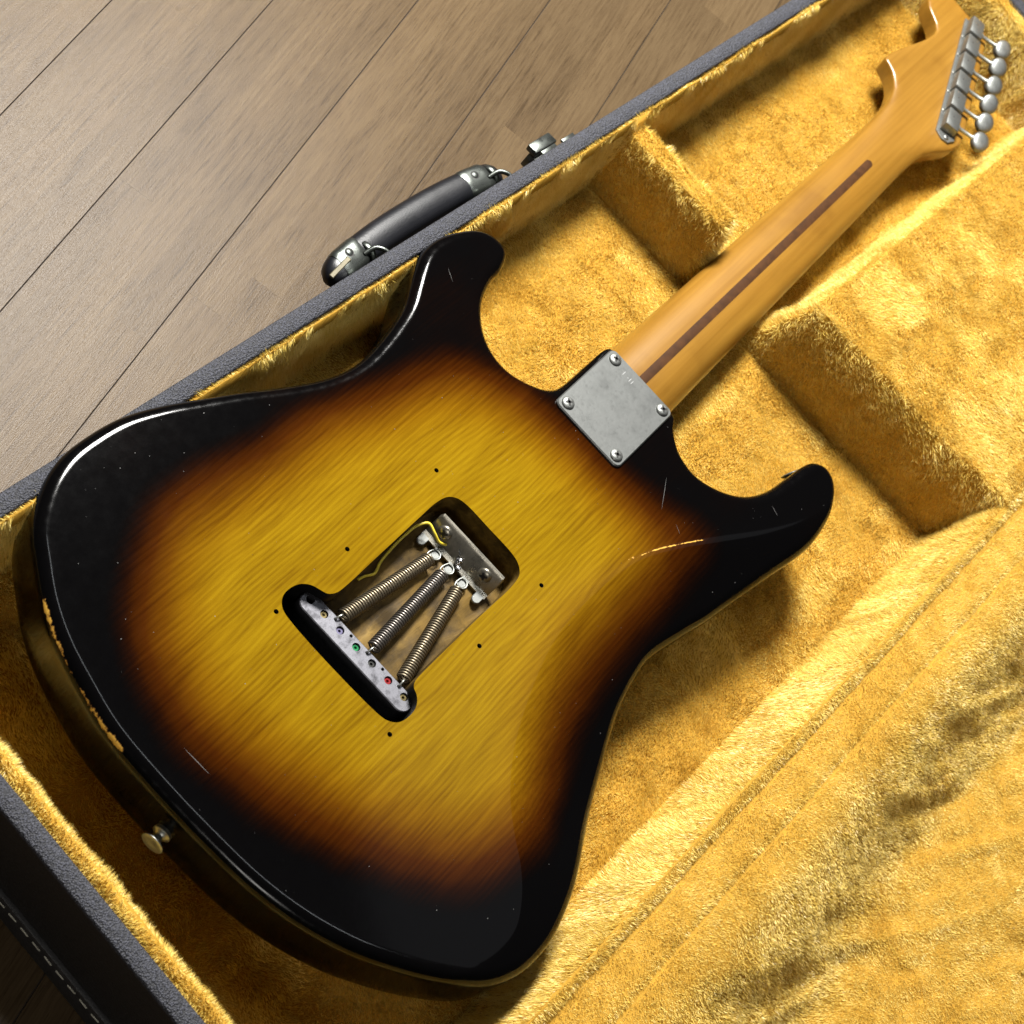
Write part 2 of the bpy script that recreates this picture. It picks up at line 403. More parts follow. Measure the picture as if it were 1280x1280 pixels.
M = dict(
    body=mat_body(), maple=mat_maple(), cavity=mat_cavity(),
    walnut=simple('walnut_stripe', (.040, .0150, .0035), .65, 0, .3, 150, 0, 800, .15),
    plate=mat_steel('worn_nickel_plate', (.165, .17, .164), .42, .25, 42, .52),
    nickel=mat_steel('aged_nickel', (.42, .43, .39), .32, .3, 90, .6),
    tuner=mat_steel('dull_nickel', (.26, .268, .255), .42, .25, 120, .72),
    block=mat_steel('mottled_zinc_block', (.165, .165, .182), .46, .6, 210, .28),
    claw=mat_steel('claw_steel', (.36, .335, .275), .24, .35, 70, .38),
    spring=mat_steel('spring_steel', (.27, .225, .155), .34, .3, 150, .5),
    tail_spring=mat_steel('dark_spring_steel', (.20, .18, .16), .32, .3, 150, .5),
    solder=simple('solder', (.75, .75, .76), .22, 1, .1),
    scuff=simple('pale_scuff', (.10, .097, .093), .6),
    hole=simple('dark_hole', (.012, .011, .010), .7, 0),
    wire=simple('yellow_wire_cover', (.60, .47, .04), .4, 0, .12, 300),
    brass=simple('brass_ball_end', (.17, .135, .06), .35, .9, .2, 300),
    green=simple('green_ball_end', (.02, .20, .07), .3, .6, .2, 300),
    red=simple('red_ball_end', (.30, .022, .025), .3, .6, .2, 300),
    violet=simple('violet_ball_end', (.13, .12, .20), .3, .6, .2, 300),
    dark_ball=simple('dark_ball_end', (.06, .06, .055), .3, .7, .2, 300),
    plush=mat_plush('gold_plush_pile', (.71, .51, .092), (.88, .72, .245)),
    plush_base=simple('gold_plush_backing', (.36, .20, .027), .9, 0, .18, 300, .4, 900, .1),
    tolex=mat_tolex('grey_tolex_rim', (.020, .021, .028), .66, (.064, .067, .088), 1.0, 1100),
    tolex_black=mat_tolex('black_tolex', (.010, .009, .009), .55, None, .5, 1000),
    binding=simple('black_binding', (.018, .017, .017), .5, 0, .2, 200, .2),
    stitch=simple('pale_thread', (.46, .44, .36), .8, 0, .15, 900),
    grip=simple('black_handle_plastic', (.004, .0043, .006), .38, 0, .2, 60, .1, 900, .35),
    cap=mat_steel('bright_nickel_cap', (.115, .125, .115), .24, .3, 120, .55),
    brass_strip=simple('pale_handle_seam', (.10, .088, .055), .45, .5, .2, 200),
    floor=mat_floor(), gap=simple('floor_joint', (.030, .020, .013), .9),
    pale_gap=simple('pale_floor_filler', (.40, .36, .28), .8),
)

OUT = [[53.6, 153.8], [62.8, 159.6], [74, 164.8], [88, 168.2], [105.3, 168.5], [125.3, 166.2], [147.1, 159.1], [167.7, 149.8], [188.6, 140.0], [209.3, 129.2], [231.9, 119.0], [248.2, 114.5], [265.7, 113.5], [306.6, 121.0], [323.7, 129.2], [333, 134.0], [347, 139.6], [362.1, 140.5], [376.3, 136.9], [390.7, 129.4], [395.9, 120.7], [395.9, 111.5], [392.1, 106.8], [382.5, 103.0], [370.1, 101.4], [356.5, 96.6], [346.6, 89.7], [338.0, 79.8], [333.2, 68.0], [333.0, 56.6], [337.7, 44.5], [344.6, 35.0], [352.0, 31.0], [380, 29.5], [397, 28.8], [400.6, 27.2], [401.5, 23], [401.5, 2.7], [401.5, -19], [401.3, -24], [400.8, -27], [399.6, -29], [394.2, -32.6], [389.3, -39.7], [385.4, -49.1], [384.3, -60.8], [390.4, -76.4], [401.9, -89.4], [418.2, -97.4], [438, -101.2], [454, -103.6], [463.5, -107], [468, -114], [466.5, -122], [461, -128.0], [452.5, -132.8], [441.9, -137.4], [418.3, -139.9], [381.7, -133.8], [340.5, -126.5], [327.0, -124.2], [307.8, -119.6], [278.9, -114.5], [264.2, -116.1], [251.6, -118.8], [238.5, -122.6], [210.3, -134.3], [182.2, -146.1], [140.1, -162.8], [109.9, -169.0], [95, -169.3], [80, -167.2], [66.5, -161.8], [54.9, -153.4], [39.3, -134.7], [27.7, -116.7], [17.7, -97.7], [8.8, -72.6], [3.3, -45.0], [1.3, -12.6], [1.1, 19.7], [3.1, 53.1], [8.6, 77.0], [15.7, 99.9], [24.9, 118.5], [36.7, 135.4], [45.6, 146.9]]
CREASE = [[43.1, -139.6], [70.4, -148.2], [87.7, -148.0], [101.6, -141.0], [114.0, -130.2], [124.3, -117.1], [136.3, -104.2], [153.0, -91.6], [178.1, -79.3], [223.8, -65.2], [265.8, -63.1], [308.2, -68.7], [336.0, -80.6], [361.8, -95.0], [393.9, -112.7], [421.7, -124.4], [444.3, -129.4], [465.8, -133.3]]
PY = [[103.5, 89.3], [142.7, 92.4], [189.7, 88.7], [238.1, 77.3], [277.6, 61.4], [303.3, 31.5], [311.1, -1.2], [310.3, -27.9], [309.3, -48.3], [305.9, -63.9], [281.6, -63.4], [250.2, -62.8], [220.2, -68.1], [189.7, -77.6], [165.7, -91.3], [145.1, -104.1], [118.9, -97.8], [100.5, -78.9], [85.3, -52.4], [73.2, -18.4], [65.7, 19.3], [67.6, 48.9], [77.4, 72.4]]
PK = [[72.5, 115.1], [93.5, 127.4], [131.3, 129.1], [177.7, 118.8], [219.2, 113.3], [248.8, 107.8], [287.6, 96.1], [315.1, 86.5], [333.9, 55.0], [344.3, 22.6], [346.3, -16.9], [356.7, -56.5], [371.4, -93.3], [356.6, -107.8], [317.7, -108.1], [278.6, -107.9], [244.0, -111.6], [216.6, -116.5], [181.8, -127.0], [151.7, -137.9], [113.5, -135.9], [83.0, -130.1], [61.1, -112.7], [45.5, -84.7], [31.8, -55.9], [21.5, -19.2], [14.7, 14.1], [16.9, 50.2], [34.0, 84.6], [52.2, 103.1]]
WEAR = [[24.0, 116.8], [15.3, 103.5], [9.3, 90.7], [6.3, 80.7], [3.9, 67.6], [2.9, 55.9], [5.5, 45.2]]
WEARC = [[299.8, -65.4], [314.5, -70.4], [325.6, -75.2], [336.0, -80.6], [349.2, -87.4], [354.5, -90.2]]
CHIP = [[394.6, 117.3]]
SCR = [([[362.9, -48.9], [355.7, -53.0], [343.5, -59.6]], 0.22), ([[320.8, 13.2], [316.4, 9.6]], 0.2), ([[344.1, -71.2], [340.9, -76.9]], 0.15), ([[409.5, -105.1], [407.1, -111.7]], 0.2), ([[153.7, 131.0], [155.9, 125.5], [159.2, 121.0]], 0.15), ([[166.2, 120.5], [172.9, 109.1]], 0.13), ([[53.2, 128.4], [54.0, 123.7]], 0.2), ([[25.6, 24.5], [25.9, 7.5]], 0.25), ([[349.3, 122.8], [344.9, 115.1]], 0.15), ([[77.7, -98.6], [84.4, -109.9]], 0.12), ([[171.3, 65.8], [188.3, 63.3]], 0.1), ([[113.9, 150.9], [131.6, 142.7]], 0.12), ([[12.9, 102.9], [9.1, 91.0]], 0.15)]

# ================================================================== the floor
ZF = -44.0
PA = math.radians(13.2)
pd = np.array([math.cos(PA), math.sin(PA)]); pn = np.array([-pd[1], pd[0]])
floor = mesh_obj('floor', [(-900, -1200, ZF-1.6), (2200, -1200, ZF-1.6), (2200, 1300, ZF-1.6), (-900, 1300, ZF-1.6)], [(0, 1, 2, 3)], M['gap'], smooth=False)
floor['kind'] = 'structure'
SEAM0, PITCH = 5.6, 71.7                      # first seam line across the boards, board width
STRIP = PITCH/3                                # every board is glued up from three strips
plank_cache = {}
def plank(a0, a1, b0, b1, gap):
    k = (round(a1-a0, 1), gap)
    L, W = a1-a0-.07, b1-b0-(.42 if gap else .01)
    if k not in plank_cache:
        bm = bmesh.new(); bm_box(bm, (L, W, 3.0), (0, 0, 0), None, 0, 1)
        o = bm_obj('plank', bm, M['floor'], floor, True, 40); plank_cache[k] = o
    else:
        o = bpy.data.objects.new('plank', plank_cache[k].data); col.objects.link(o); o.parent = floor
    c = pd*(a0+a1)/2 + pn*((b0+b1)/2 + (.21 if gap == 1 else -.21 if gap == 2 else 0))
    o.location = (c[0]*S, c[1]*S, (ZF-1.5+RNG.uniform(-.04, .04))*S); o.rotation_euler = (0, 0, PA)
    return o
JOINT = {(2, 0): 267.0, (1, 2): 312.0}
for r in range(-6, 9):
    for st in range(3):
        b0 = SEAM0 + PITCH*r + STRIP*st
        j = JOINT.get((r, st), (r*367+st*233) % 600 - 560)
        cuts = sorted(c for c in (-700, j-909, j, j+909, j+1818, 2000) if -700 <= c <= 2000)
        for a0, a1 in zip(cuts[:-1], cuts[1:]):
            if a1-a0 > 30: plank(a0, a1, b0, b0+STRIP, (1, 0, 2)[st])

# ================================================================== the case
TH = math.radians(-4.0); CT, ST = math.cos(TH), math.sin(TH)
def w2l(x, y): return x*CT+y*ST, -x*ST+y*CT
def l2w(u, v): return u*CT-v*ST, u*ST+v*CT
case = empty('guitar_case')
case.location = (0.2, 0, ZF*S)
case['label'] = 'open hard case with dark grey rim and golden plush lining on the wooden floor'
case['category'] = 'guitar case'
def in_case(o): o.parent = case; o.matrix_parent_inverse = Matrix.Translation((-.2, 0, -ZF*S)); return o

n1, n2, n3, n4 = Noise(1), Noise(2), Noise(3), Noise(4)
ZR = 38.0
VCR = -180.0                                   # crest of the hinge-side wall
def uf(v): return 558-.095*v                    # foot of the neck rest face
def vbox(u): return 3.0-.012*(u-576)           # neck side of the accessory box
def H(u, v):
    F = -23 + 1.6*n1(u/70, v/70) + .9*n2(u/23, v/23)
    z = F.copy()
    # neck rest across the case, with a saddle for the neck
    x, y = l2w(u, v)
    saddle = ss(35, 26.5, y)*ss(-42, -27, y)
    hb = 27 - 38*saddle + 1.5*n2(u/30, v/30)
    fr = ss(uf(v)+.5, uf(v)+8, u)
    z = np.maximum(z, F+(hb-F)*fr*ss(uf(v)+36, uf(v)+24, u))
    z = z - 4*np.exp(-((u-uf(v)+.5)/1.8)**2)*(v < 156)*(v > VCR+8)
    # accessory box
    hx = 37 + 1.2*n1(u/40+9, v/40) + .8*n2(u/14, v/14)
    bx = ss(uf(v), uf(v)+12, u)*ss(vbox(u)+4, vbox(u)-6, v)
    z = np.maximum(z, F+(hx-F)*bx)
    # side walls with a padded roll on top
    hw = ss(156, 162.5, v); z = np.maximum(z, F+(36+1.2*n3(u/18, v/40)-F)*hw - 5*ss(163.5, 167, v))
    tw = ss(-33, -39.5, u); z = np.maximum(z, F+(35+1.2*n3(u/40, v/18)-F)*tw - 5*ss(-46, -50, u))
    he = 955-.06*v; ew = ss(he, he+15, u); z = np.maximum(z, F+(34-F)*ew)
    # hinge side: wall, cloth strip, then the opened lid
    kw = ss(VCR+15, VCR, v); z = np.maximum(z, F+(36+.8*n3(u/40, v/30)-F)*kw)
    lid = 35.5 + 1.5*np.cos((v+205)/17*math.pi/2)*0
    dip = ss(VCR-1, VCR-9, v)*2.5 - 2.0*ss(VCR-10, VCR-26, v)
    drop = ss(-223-4*n1(u/120, 3.3), -302+6*n1(u/140, 8.1), v)
    # wrinkles in the loose lid cloth
    a = .45; p = u*math.cos(a)-v*math.sin(a); q = u*math.sin(a)+v*math.cos(a)
    w1 = 1-np.abs(n4(p/105+.5*n1(u/60, v/60), q/24+.7*n2(u/80, v/80))); w2 = n3(p/34, q/8)
    wr = (w1**2*4.0-1.8)*ss(-224, -262, v) + w2*1.3*ss(-224, -262, v) + 4*n1(u/110, v/110)*ss(-240, -300, v)
    zl = 36 - dip - 54*drop + wr + .7*n2(u/12, v/12)
    z = np.where(v < VCR, zl, z)
    # stitched grooves
    for c, k in ((-187.5, 2.0), (-210.5, 1.6)):
        z = z - k*np.exp(-((v-c-1.2*n1(u/60, c))/1.9)**2)
    return z
# region of each face: 0 lining, 1 neck rest, 2 accessory box, 3 lid cloth
def region(u, v):
    r = np.zeros(u.shape, int)
    r[(u > uf(v)-1) & (u < uf(v)+34) & (v < 156)] = 1
    r[(u > uf(v)+17) & (v < vbox(u)+8)] = 2
    r[(v < VCR+14)] = 0
    r[(v < VCR)] = 3
    r[(u > 950) & (v > VCR)] = 0
    return r
gu = np.arange(-50.5, 981, 2.5); gv = np.arange(-470, 167.5, 2.5)
GU, GV = np.meshgrid(gu, gv, indexing='ij'); GZ = H(GU, GV)
GX, GY = l2w(GU, GV)
nu, nv = GU.shape
idx = np.arange(nu*nv).reshape(nu, nv)
quads = np.stack([idx[:-1, :-1], idx[1:, :-1], idx[1:, 1:], idx[:-1, 1:]], -1).reshape(-1, 4)
P3 = np.stack([GX, GY, GZ], -1).reshape(-1, 3)
uc = GU.ravel()[quads].mean(1); vc = GV.ravel()[quads].mean(1)
reg = region(uc, vc)
REGN = ['plush_lining', 'neck_rest', 'accessory_compartment', 'lid_lining']
REGL = [None, 'plush block carrying the neck across the case', 'raised plush covered box beside the neck', 'wrinkled golden cloth inside the opened lid']
region_obj = []
for k in range(4):
    q = quads[reg == k]; used, inv = np.unique(q.ravel(), return_inverse=True)
    o = mesh_obj(REGN[k], P3[used], inv.reshape(-1, 4), M['plush_base'], None, True, 180)
    if REGL[k]: o['label'] = REGL[k]
    in_case(o); region_obj.append(o)

# ---- pile: every tuft a real sliver of cloth
def sample_pile(density):
    a, b, c, d = (P3[quads[:, i]] for i in range(4))
    nrm = np.cross(c-a, d-b); ar = np.linalg.norm(nrm, axis=1)/2; nrm /= 2*ar[:, None]
    n = RNG.poisson(ar*density)
    f = np.repeat(np.arange(len(quads)), n)
    s, t = RNG.random(len(f))[:, None], RNG.random(len(f))[:, None]
    p = (a[f]*(1-s)+b[f]*s)*(1-t)+(d[f]*(1-s)+c[f]*s)*t
    return p, nrm[f], reg[f]
def project(p):
    d = p-CAM; z = d @ CF
    return 640+FPX*(d @ CR)/z, 640-FPX*(d @ CU)/z
SM = resample(catmull(OUT, 8), 2.0)
p, nr, rg = sample_pile(2.9)
px, py = project(p)
keep = (px > -150) & (px < 1430) & (py > -150) & (py < 1430)
near = (px > -40) & (px < 1320) & (py > -40) & (py < 1320)
keep &= near | (RNG.random(len(p)) < .45)
core = inside(resample(catmull(OUT, 4), 12), p[:, :2]) & (p[:, 2] < 0)
dd = np.full(len(p), 0.0); ci = np.where(core)[0]
dd[ci] = seg_dist(resample(catmull(OUT, 4), 14), p[ci, :2])[0]
keep &= dd < 62
keep &= ~((rg == 1) & (nr[:, 2] < .6)) | (RNG.random(len(p)) < .42)
p, nr, rg = p[keep], nr[keep], rg[keep]
u, v = w2l(p[:, 0], p[:, 1])
for c in (-187.5, -210.5):
    g = np.abs(v-c-1.2*n1(u/60, c)); ok = g > .9
    p, nr, rg, u, v = p[ok], nr[ok], rg[ok], u[ok], v[ok]
g = (np.abs(u-uf(v)+.5) < 1.1) & (v < 156) & (v > VCR+8); ok = ~g
p, nr, rg, u, v = p[ok], nr[ok], rg[ok], u[ok], v[ok]
n = len(p)
ang = 2.75 + 1.3*n1(u/52+3, v/34) + .6*n2(u/17, v/12+7) + RNG.normal(0, .25, n)
ang += np.where(rg == 3, 1.6, 0) + np.where(rg == 2, .8, 0)
nap = np.stack([np.cos(ang), np.sin(ang), np.zeros(n)], 1)
nap -= nr*(nap*nr).sum(1)[:, None]
steep = nr[:, 2] < .6
nap[steep] += np.array([0, 0, -.55])
lean = 1.15 + .8*n3(u/24, v/24) + .5*n4(u/8, v/8)
lean = np.where(rg == 3, .65+.4*n4(u/9, v/9)+.3*n3(u/30, v/30), lean)
face = (rg == 1) & steep
lean = np.where(face, .35+.55*n4(u/9, p[:, 2]/5+v/13), lean)
nap[face] = np.array([.05, -1.0, .15])
edge = (rg == 0) & (v > 161) & (p[:, 2] > 25)
nap[edge] += np.array([-ST, CT, .1])*np.clip(.5+1.6*n4(u[edge]/7, 3.3), 0, 1.6)[:, None]
D = nr + nap*lean[:, None] + RNG.normal(0, .20, (n, 3))
D /= np.linalg.norm(D, axis=1)[:, None]
ln = np.where(rg == 3, 2.5, np.where(rg == 1, 5.2, 4.5))*(1+.25*n4(u/6+50, v/6))*RNG.uniform(.65, 1.2, n)
W = np.cross(D, RNG.normal(0, 1, (n, 3))); W /= np.linalg.norm(W, axis=1)[:, None]
hw_ = RNG.uniform(.14, .31, n)[:, None]
base_p = p - nr*.6
V = np.empty((n, 3, 3)); V[:, 0] = base_p-W*hw_; V[:, 1] = base_p+W*hw_; V[:, 2] = base_p+D*ln[:, None] + np.c_[np.zeros((n, 2)), -0.02*ln**1.5*0]
tint = np.clip(.5+.28*RNG.normal(0, 1, n)+.25*n4(u/9, v/9), 0, 1)
def pile_mesh(name, sel, parent):
    k = sel.sum()
    if not k: return
    me = bpy.data.meshes.new(name)
    me.vertices.add(3*k); me.vertices.foreach_set('co', (V[sel]*S).astype(np.float32).ravel())
    me.loops.add(3*k); me.loops.foreach_set('vertex_index', np.arange(3*k, dtype=np.int32))
    me.polygons.add(k); me.polygons.foreach_set('loop_start', np.arange(0, 3*k, 3, dtype=np.int32))
    me.update(calc_edges=False)
    at = me.attributes.new('tint', 'FLOAT', 'FACE'); at.data.foreach_set('value', tint[sel].astype(np.float32))
    me.materials.append(M['plush'])
    o = bpy.data.objects.new(name, me); col.objects.link(o); o['kind'] = 'stuff'
    o.parent = parent; o.matrix_parent_inverse = Matrix.Translation((-.2, 0, -ZF*S))
    return o
print('tufts', n)
for k in range(4):
    o = pile_mesh('plush_pile', rg == k, region_obj[k])
    o.matrix_parent_inverse = Matrix.Identity(4)

# ---- hard shell: swept round three sides
def path_round(v_out, u_tail, u_head, r):
    pts = []
    pts.append((u_tail, -186)); 
    for k in range(13):
        t = math.radians(180-90*k/12); pts.append((u_tail+r+r*math.cos(t), v_out-r+r*math.sin(t)))
    for k in range(13):
        t = math.radians(90-90*k/12); pts.append((u_head-r+r*math.cos(t), v_out-r+r*math.sin(t)))
    pts.append((u_head, -186))
    return np.array(pts)
def sweep(profile, close=True, r=40, step=None):
    """profile: (inset from outer face, z)"""
    V, F = [], []; m = len(profile); rings = []
    for off, z in profile:
        pts = path_round(174.2-off, -58.5+off, 983-off, max(4, r-off))
        rings.append([(*l2w(a, b), z) for a, b in pts])
    L = len(rings[0])
    for i in range(m): V += rings[i]
    for i in range(m if close else m-1):
        for k in range(L-1):
            F.append((i*L+k, i*L+k+1, ((i+1) % m)*L+k+1, ((i+1) % m)*L+k))
    if close:
        F.append(tuple(i*L for i in range(m))); F.append(tuple(i*L+L-1 for i in range(m))[::-1])
    return V, F
shell = in_case(mesh_obj('case_shell', *sweep([(0, ZR-1.2), (0, -36), (2, ZF+2), (8, ZF+2), (8.2, 20), (8.2, ZR-2)]), M['tolex_black'], None, True, 40))
shell['label'] = 'black outer wall of the case'
rim = in_case(mesh_obj('rim_strip', *sweep([(-.7, ZR-2.6), (-.7, ZR-.9), (.3, ZR), (8.6, ZR), (9.6, ZR-.8), (9.8, ZR-6), (8.4, ZR-6), (8.4, ZR-2.6)]), M['tolex'], None, True, 50))
# bottom binding with a line of stitches along the tail end
bind = in_case(mesh_obj('bottom_binding', *sweep([(-.2, -24), (-2.2, -25), (-3.0, -27), (-3.4, -37), (-2.6, ZF+1.5), (0.5, ZF+1.2), (.5, -24)]), M['binding'], None, True, 40))
st_me = None
for k in range(34):
    vv = 120-8.6*k
    x, y = l2w(-58.5-3.1, vv)
    if st_me is None:
        bm = bmesh.new(); bm_box(bm, (.9, 5.6, .9), (0, 0, 0), None, .3, 1)
        o = bm_obj('stitch', bm, M['stitch']); st_me = o.data
    else:
        o = bpy.data.objects.new('stitch', st_me); col.objects.link(o)
    o.parent = bind; o.location = ((x)*S, y*S, -27.6*S); o.rotation_euler = (0, math.radians(-20), TH+math.radians(RNG.uniform(-3, 3)))
# base board and lid shell under the cloth
def slab(name, u0, u1, v0, v1, z0, z1, mat, r=12):
    o = mesh_obj(name, *plate_vf([l2w(a, b) for a, b in rrect(u0, u1, v0, v1, r)], [], z1, z0, None, .8), mat, None, True, 35)
    return in_case(o)
slab('case_bottom', -50, 975, -178, 166, ZF+2.5, -29, M['tolex_black'])
slab('lid_shell', -56, 981, -478, -184, ZF+2, -33, M['tolex_black'])

# ---- handle on the outer wall
def wall_pt(u, off, z): x, y = l2w(u, 174.2+off); return np.array([x, y, z])
hc = 378.0                                      # local centre along the wall
handle = empty('handle'); handle.parent = case; handle.matrix_parent_inverse = Matrix.Translation((-.2, 0, -ZF*S))
handle.location = (wall_pt(hc, 0, 12)*S).tolist()
bpy.context.view_layer.update()
def in_handle(o):
    o.parent = handle; o.matrix_parent_inverse = Matrix.Translation(-Vector((wall_pt(hc, 0, 12)*S).tolist())); return o
ZH = 5.0
HL = 80.0
def off_at(t):                                  # t -1..1 along the grip
    return 18.0-6.0*abs(t)**2.6
V_, F_ = [], []
ts = np.linspace(-1, 1, 41); ns = 20
for t in ts:
    e = math.sqrt(max(0.0, 1-max(0, (abs(t)-.86)/.14)**2))
    ry = (8.8+1.4*(1-t*t))*max(e, .25); rz = (7.6 + .8*(1-t*t))*max(e, .30)
    for k in range(ns):
        a = 2*math.pi*k/ns; ca, sa = math.cos(a), math.sin(a)
        q = wall_pt(hc+HL*t, off_at(t)+ry*np.sign(ca)*abs(ca)**.75, ZH+rz*np.sign(sa)*abs(sa)**.75); V_.append(q)
for i in range(len(ts)-1):
    for k in range(ns): F_.append((i*ns+k, i*ns+(k+1) % ns, (i+1)*ns+(k+1) % ns, (i+1)*ns+k))
F_.append(tuple(range(ns))[::-1]); F_.append(tuple((len(ts)-1)*ns+k for k in range(ns)))
in_handle(mesh_obj('grip', V_, F_, M['grip'], None, True, 60))
bm = bmesh.new(); bm_box(bm, (17, 3.2, 1.6), (0, 0, 0), None, .5, 1)
o = bm_obj('grip_seam', bm, M['brass_strip']); in_handle(o)
o.location = (wall_pt(hc-HL+8.5, off_at(-.9)-.5, ZH+7.0)*S).tolist(); o.rotation_euler = (0, math.radians(-14), TH+math.radians(10))
for s in (-1, 1):
    t0, t1 = (-.87, -.61) if s < 0 else (.58, .84)
    V_, F_ = [], []
    tt = np.linspace(t0, t1, 9)
    for i, t in enumerate(tt):
        sh = .90 if i in (0, 8) else 1.0
        for k in range(ns):
            a = 2*math.pi*k/ns; ca, sa = math.cos(a), math.sin(a)
            V_.append(wall_pt(hc+HL*t, off_at(t)+9.9*sh*np.sign(ca)*abs(ca)**.6, ZH+8.6*sh*np.sign(sa)*abs(sa)**.6))
    for i in range(len(tt)-1):
        for k in range(ns): F_.append((i*ns+k, i*ns+(k+1) % ns, (i+1)*ns+(k+1) % ns, (i+1)*ns+k))
    F_.append(tuple(range(ns))[::-1]); F_.append(tuple((len(tt)-1)*ns+k for k in range(ns)))
    tm = (t0+t1)/2; cu = hc+HL*tm
    rv_ = lathe([(2.2, -.5), (2.2, .4), (1.5, .8)], wall_pt(cu-1, off_at(tm)+2, ZH+8.5), (0, 0, 1), 14)
    eye = lathe([(3.0, -.4), (3.0, .1)], wall_pt(cu-1, off_at(tm)+2, ZH+8.5), (0, 0, 1), 14)
    v, f, mi = join((V_, F_, 0), (eye[0], eye[1], 1), (rv_[0], rv_[1], 0))
    in_handle(mesh_obj('handle_cap', v, f, [M['cap'], M['hole']], None, True, 50, mi))
    lo = cu+15
    loop = [wall_pt(lo-8, 12, ZH+8), wall_pt(lo-1, 11, ZH+11), wall_pt(lo+3, 6, ZH+12), wall_pt(lo+4, 0, ZH+11), ]
    v1, f1 = tube(catmull(loop, 6, False), 1.5, 10)
    v2, f2 = lathe([(7.5, -2), (8.0, -1.2), (8.0, 1.2), (7.5, 2)], wall_pt(lo-2.5, off_at(tm)-2, ZH+2), (CT, ST, 0), 22)
    v, f, mi = join((v1, f1), (v2, f2))
    in_handle(mesh_obj('handle_loop', v, f, M['cap'], None, True, 40))
    pl = [(-20, -13), (20, -13), (20, 13), (-20, 13)]
    bm = bmesh.new(); bm_box(bm, (44, 3.2, 27), (0, 0, 0), None, .8, 1)
    o = bm_obj('mounting_plate', bm, M['cap']); in_handle(o)
    o.location = (wall_pt(cu+8, 1.2, ZH+5.5)*S).tolist(); o.rotation_euler = (0, 0, TH)

# ---- latches on the outer wall
def latch(u0):
    l = empty('latch'); l.parent = case; l.matrix_parent_inverse = Matrix.Translation((-.2, 0, -ZF*S)); l.location = (wall_pt(u0, -1.5, 17)*S).tolist()
    l.rotation_euler = (0, 0, TH)
    def add(name, size, c, bev, rot=None, mat='cap'):
        bm = bmesh.new(); bm_box(bm, size, c, rot, bev, 2); o = bm_obj(name, bm, M[mat]); o.parent = l; return o
    add('latch_plate', (42, 3, 26), (0, 2.2, 2), .6)
    add('latch_lever', (21, 8, 5), (-2, 10.5, 9), 1.0, Matrix.Rotation(math.radians(-8), 3, 'X'))
    add('latch_body', (19, 9, 12), (-2.5, 6.5, 0), .8)
    add('hasp', (14, 4, 2.0), (-6, 3.6, 15.0), .5); add('hasp', (12, 4, 2.0), (14, 3.4, 14.6), .5)
    return l
latch(484); latch(8)

# ================================================================== the guitar
guitar = empty('electric_guitar')
guitar['label'] = 'sunburst electric guitar lying face down in the plush case, spring cavity open'
guitar['category'] = 'guitar'
T = 45.0
crease = resample(catmull(CREASE, 8, False), 2, False)
def carve(q):
    d, s = seg_dist(crease, q, False)
    return np.where(s > 0, .36*np.maximum(0, np.sqrt(d*d+5)-2.25), 0.)
out = SM.copy()
A2 = .5*np.sum(out[:, 0]*np.roll(out[:, 1], -1)-np.roll(out[:, 0], -1)*out[:, 1])
if A2 < 0: out = out[::-1]
tg = np.roll(out, -2, 0)-np.roll(out, 2, 0); tg /= np.linalg.norm(tg, axis=1)[:, None]
nm = np.c_[tg[:, 1], -tg[:, 0]]
rad = 7.0 - 5.0*ss(372, 396, out[:, 0])*ss(46, 30, np.abs(out[:, 1]))
rad = np.where((out[:, 0] > 440) & (out[:, 1] < -95), 6.5, rad)
for _ in range(14): rad = (np.roll(rad, 1)+rad*2+np.roll(rad, -1))/4
no = len(out)
rings = []
for ph in (90, 60, 30, 0):
    c, s_ = math.cos(math.radians(ph)), math.sin(math.radians(ph)); q = out-nm*(rad*(1-c))[:, None]
    rings.append(np.c_[q, rad-rad*s_])
for kz in (.35, .7, .9):
    rings.append(np.c_[out, rad+(T-carve(out)-2*rad)*kz])
for ph in (0, 11, 22, 33, 44, 55, 66, 78, 90):
    c, s_ = math.cos(math.radians(ph)), math.sin(math.radians(ph)); q = out-nm*(rad*(1-c))[:, None]
    rings.append(np.c_[q, T-carve(q)-rad+rad*s_])
q = out-nm*(rad+.9)[:, None]
rings.append(np.c_[q, T-carve(q)])
inner = rings[-1][:, :2]
# spring cavity outline (long rectangle with a cross slot at the tail end)
CAV = [(114.5, -27), (114.5, 37), (116.5, 43), (121, 46.5), (127.5, 47), (133.5, 45), (137.5, 41), (139.5, 36), (141, 32.5), (145, 30), (150, 29.3), (180, 29.4), (215, 29.6), (230, 29.4), (238, 27.5), (242, 23.5), (243.6, 18), (243.8, 0), (243.6, -18), (242, -24), (238, -28.4), (231, -30), (200, -29.4), (160, -29), (149, -29), (143.5, -29.4), (140.5, -31), (138.5, -35), (134, -38.6), (127, -39.6), (120, -38), (116, -33.5)]
cav = resample(catmull(CAV, 6), 1.6)
HOLES = [(244.5, 42), (168, 42.5), (112, 43), (243.5, -41), (187, -40), (111.5, -39)]
hl = [np.array(circle(c, 1.35, 12)) for c in HOLES]
gx, gy = np.meshgrid(np.arange(4, 475, 4.5), np.arange(-168, 168, 4.5), indexing='ij')
gp = np.c_[gx.ravel(), gy.ravel()]+RNG.uniform(-.6, .6, (gx.size, 2))
tc = np.gradient(crease, axis=0); tc /= np.linalg.norm(tc, axis=1)[:, None]; ncr = np.c_[-tc[:, 1], tc[:, 0]]
ex = np.vstack([crease+ncr*k for k in (-3.2, -1.4, 0, 1.4, 3.2, 5.5)])
dcr = seg_dist(crease, gp, False)[0]; gp = gp[dcr > 7]
free = np.vstack([gp, ex])
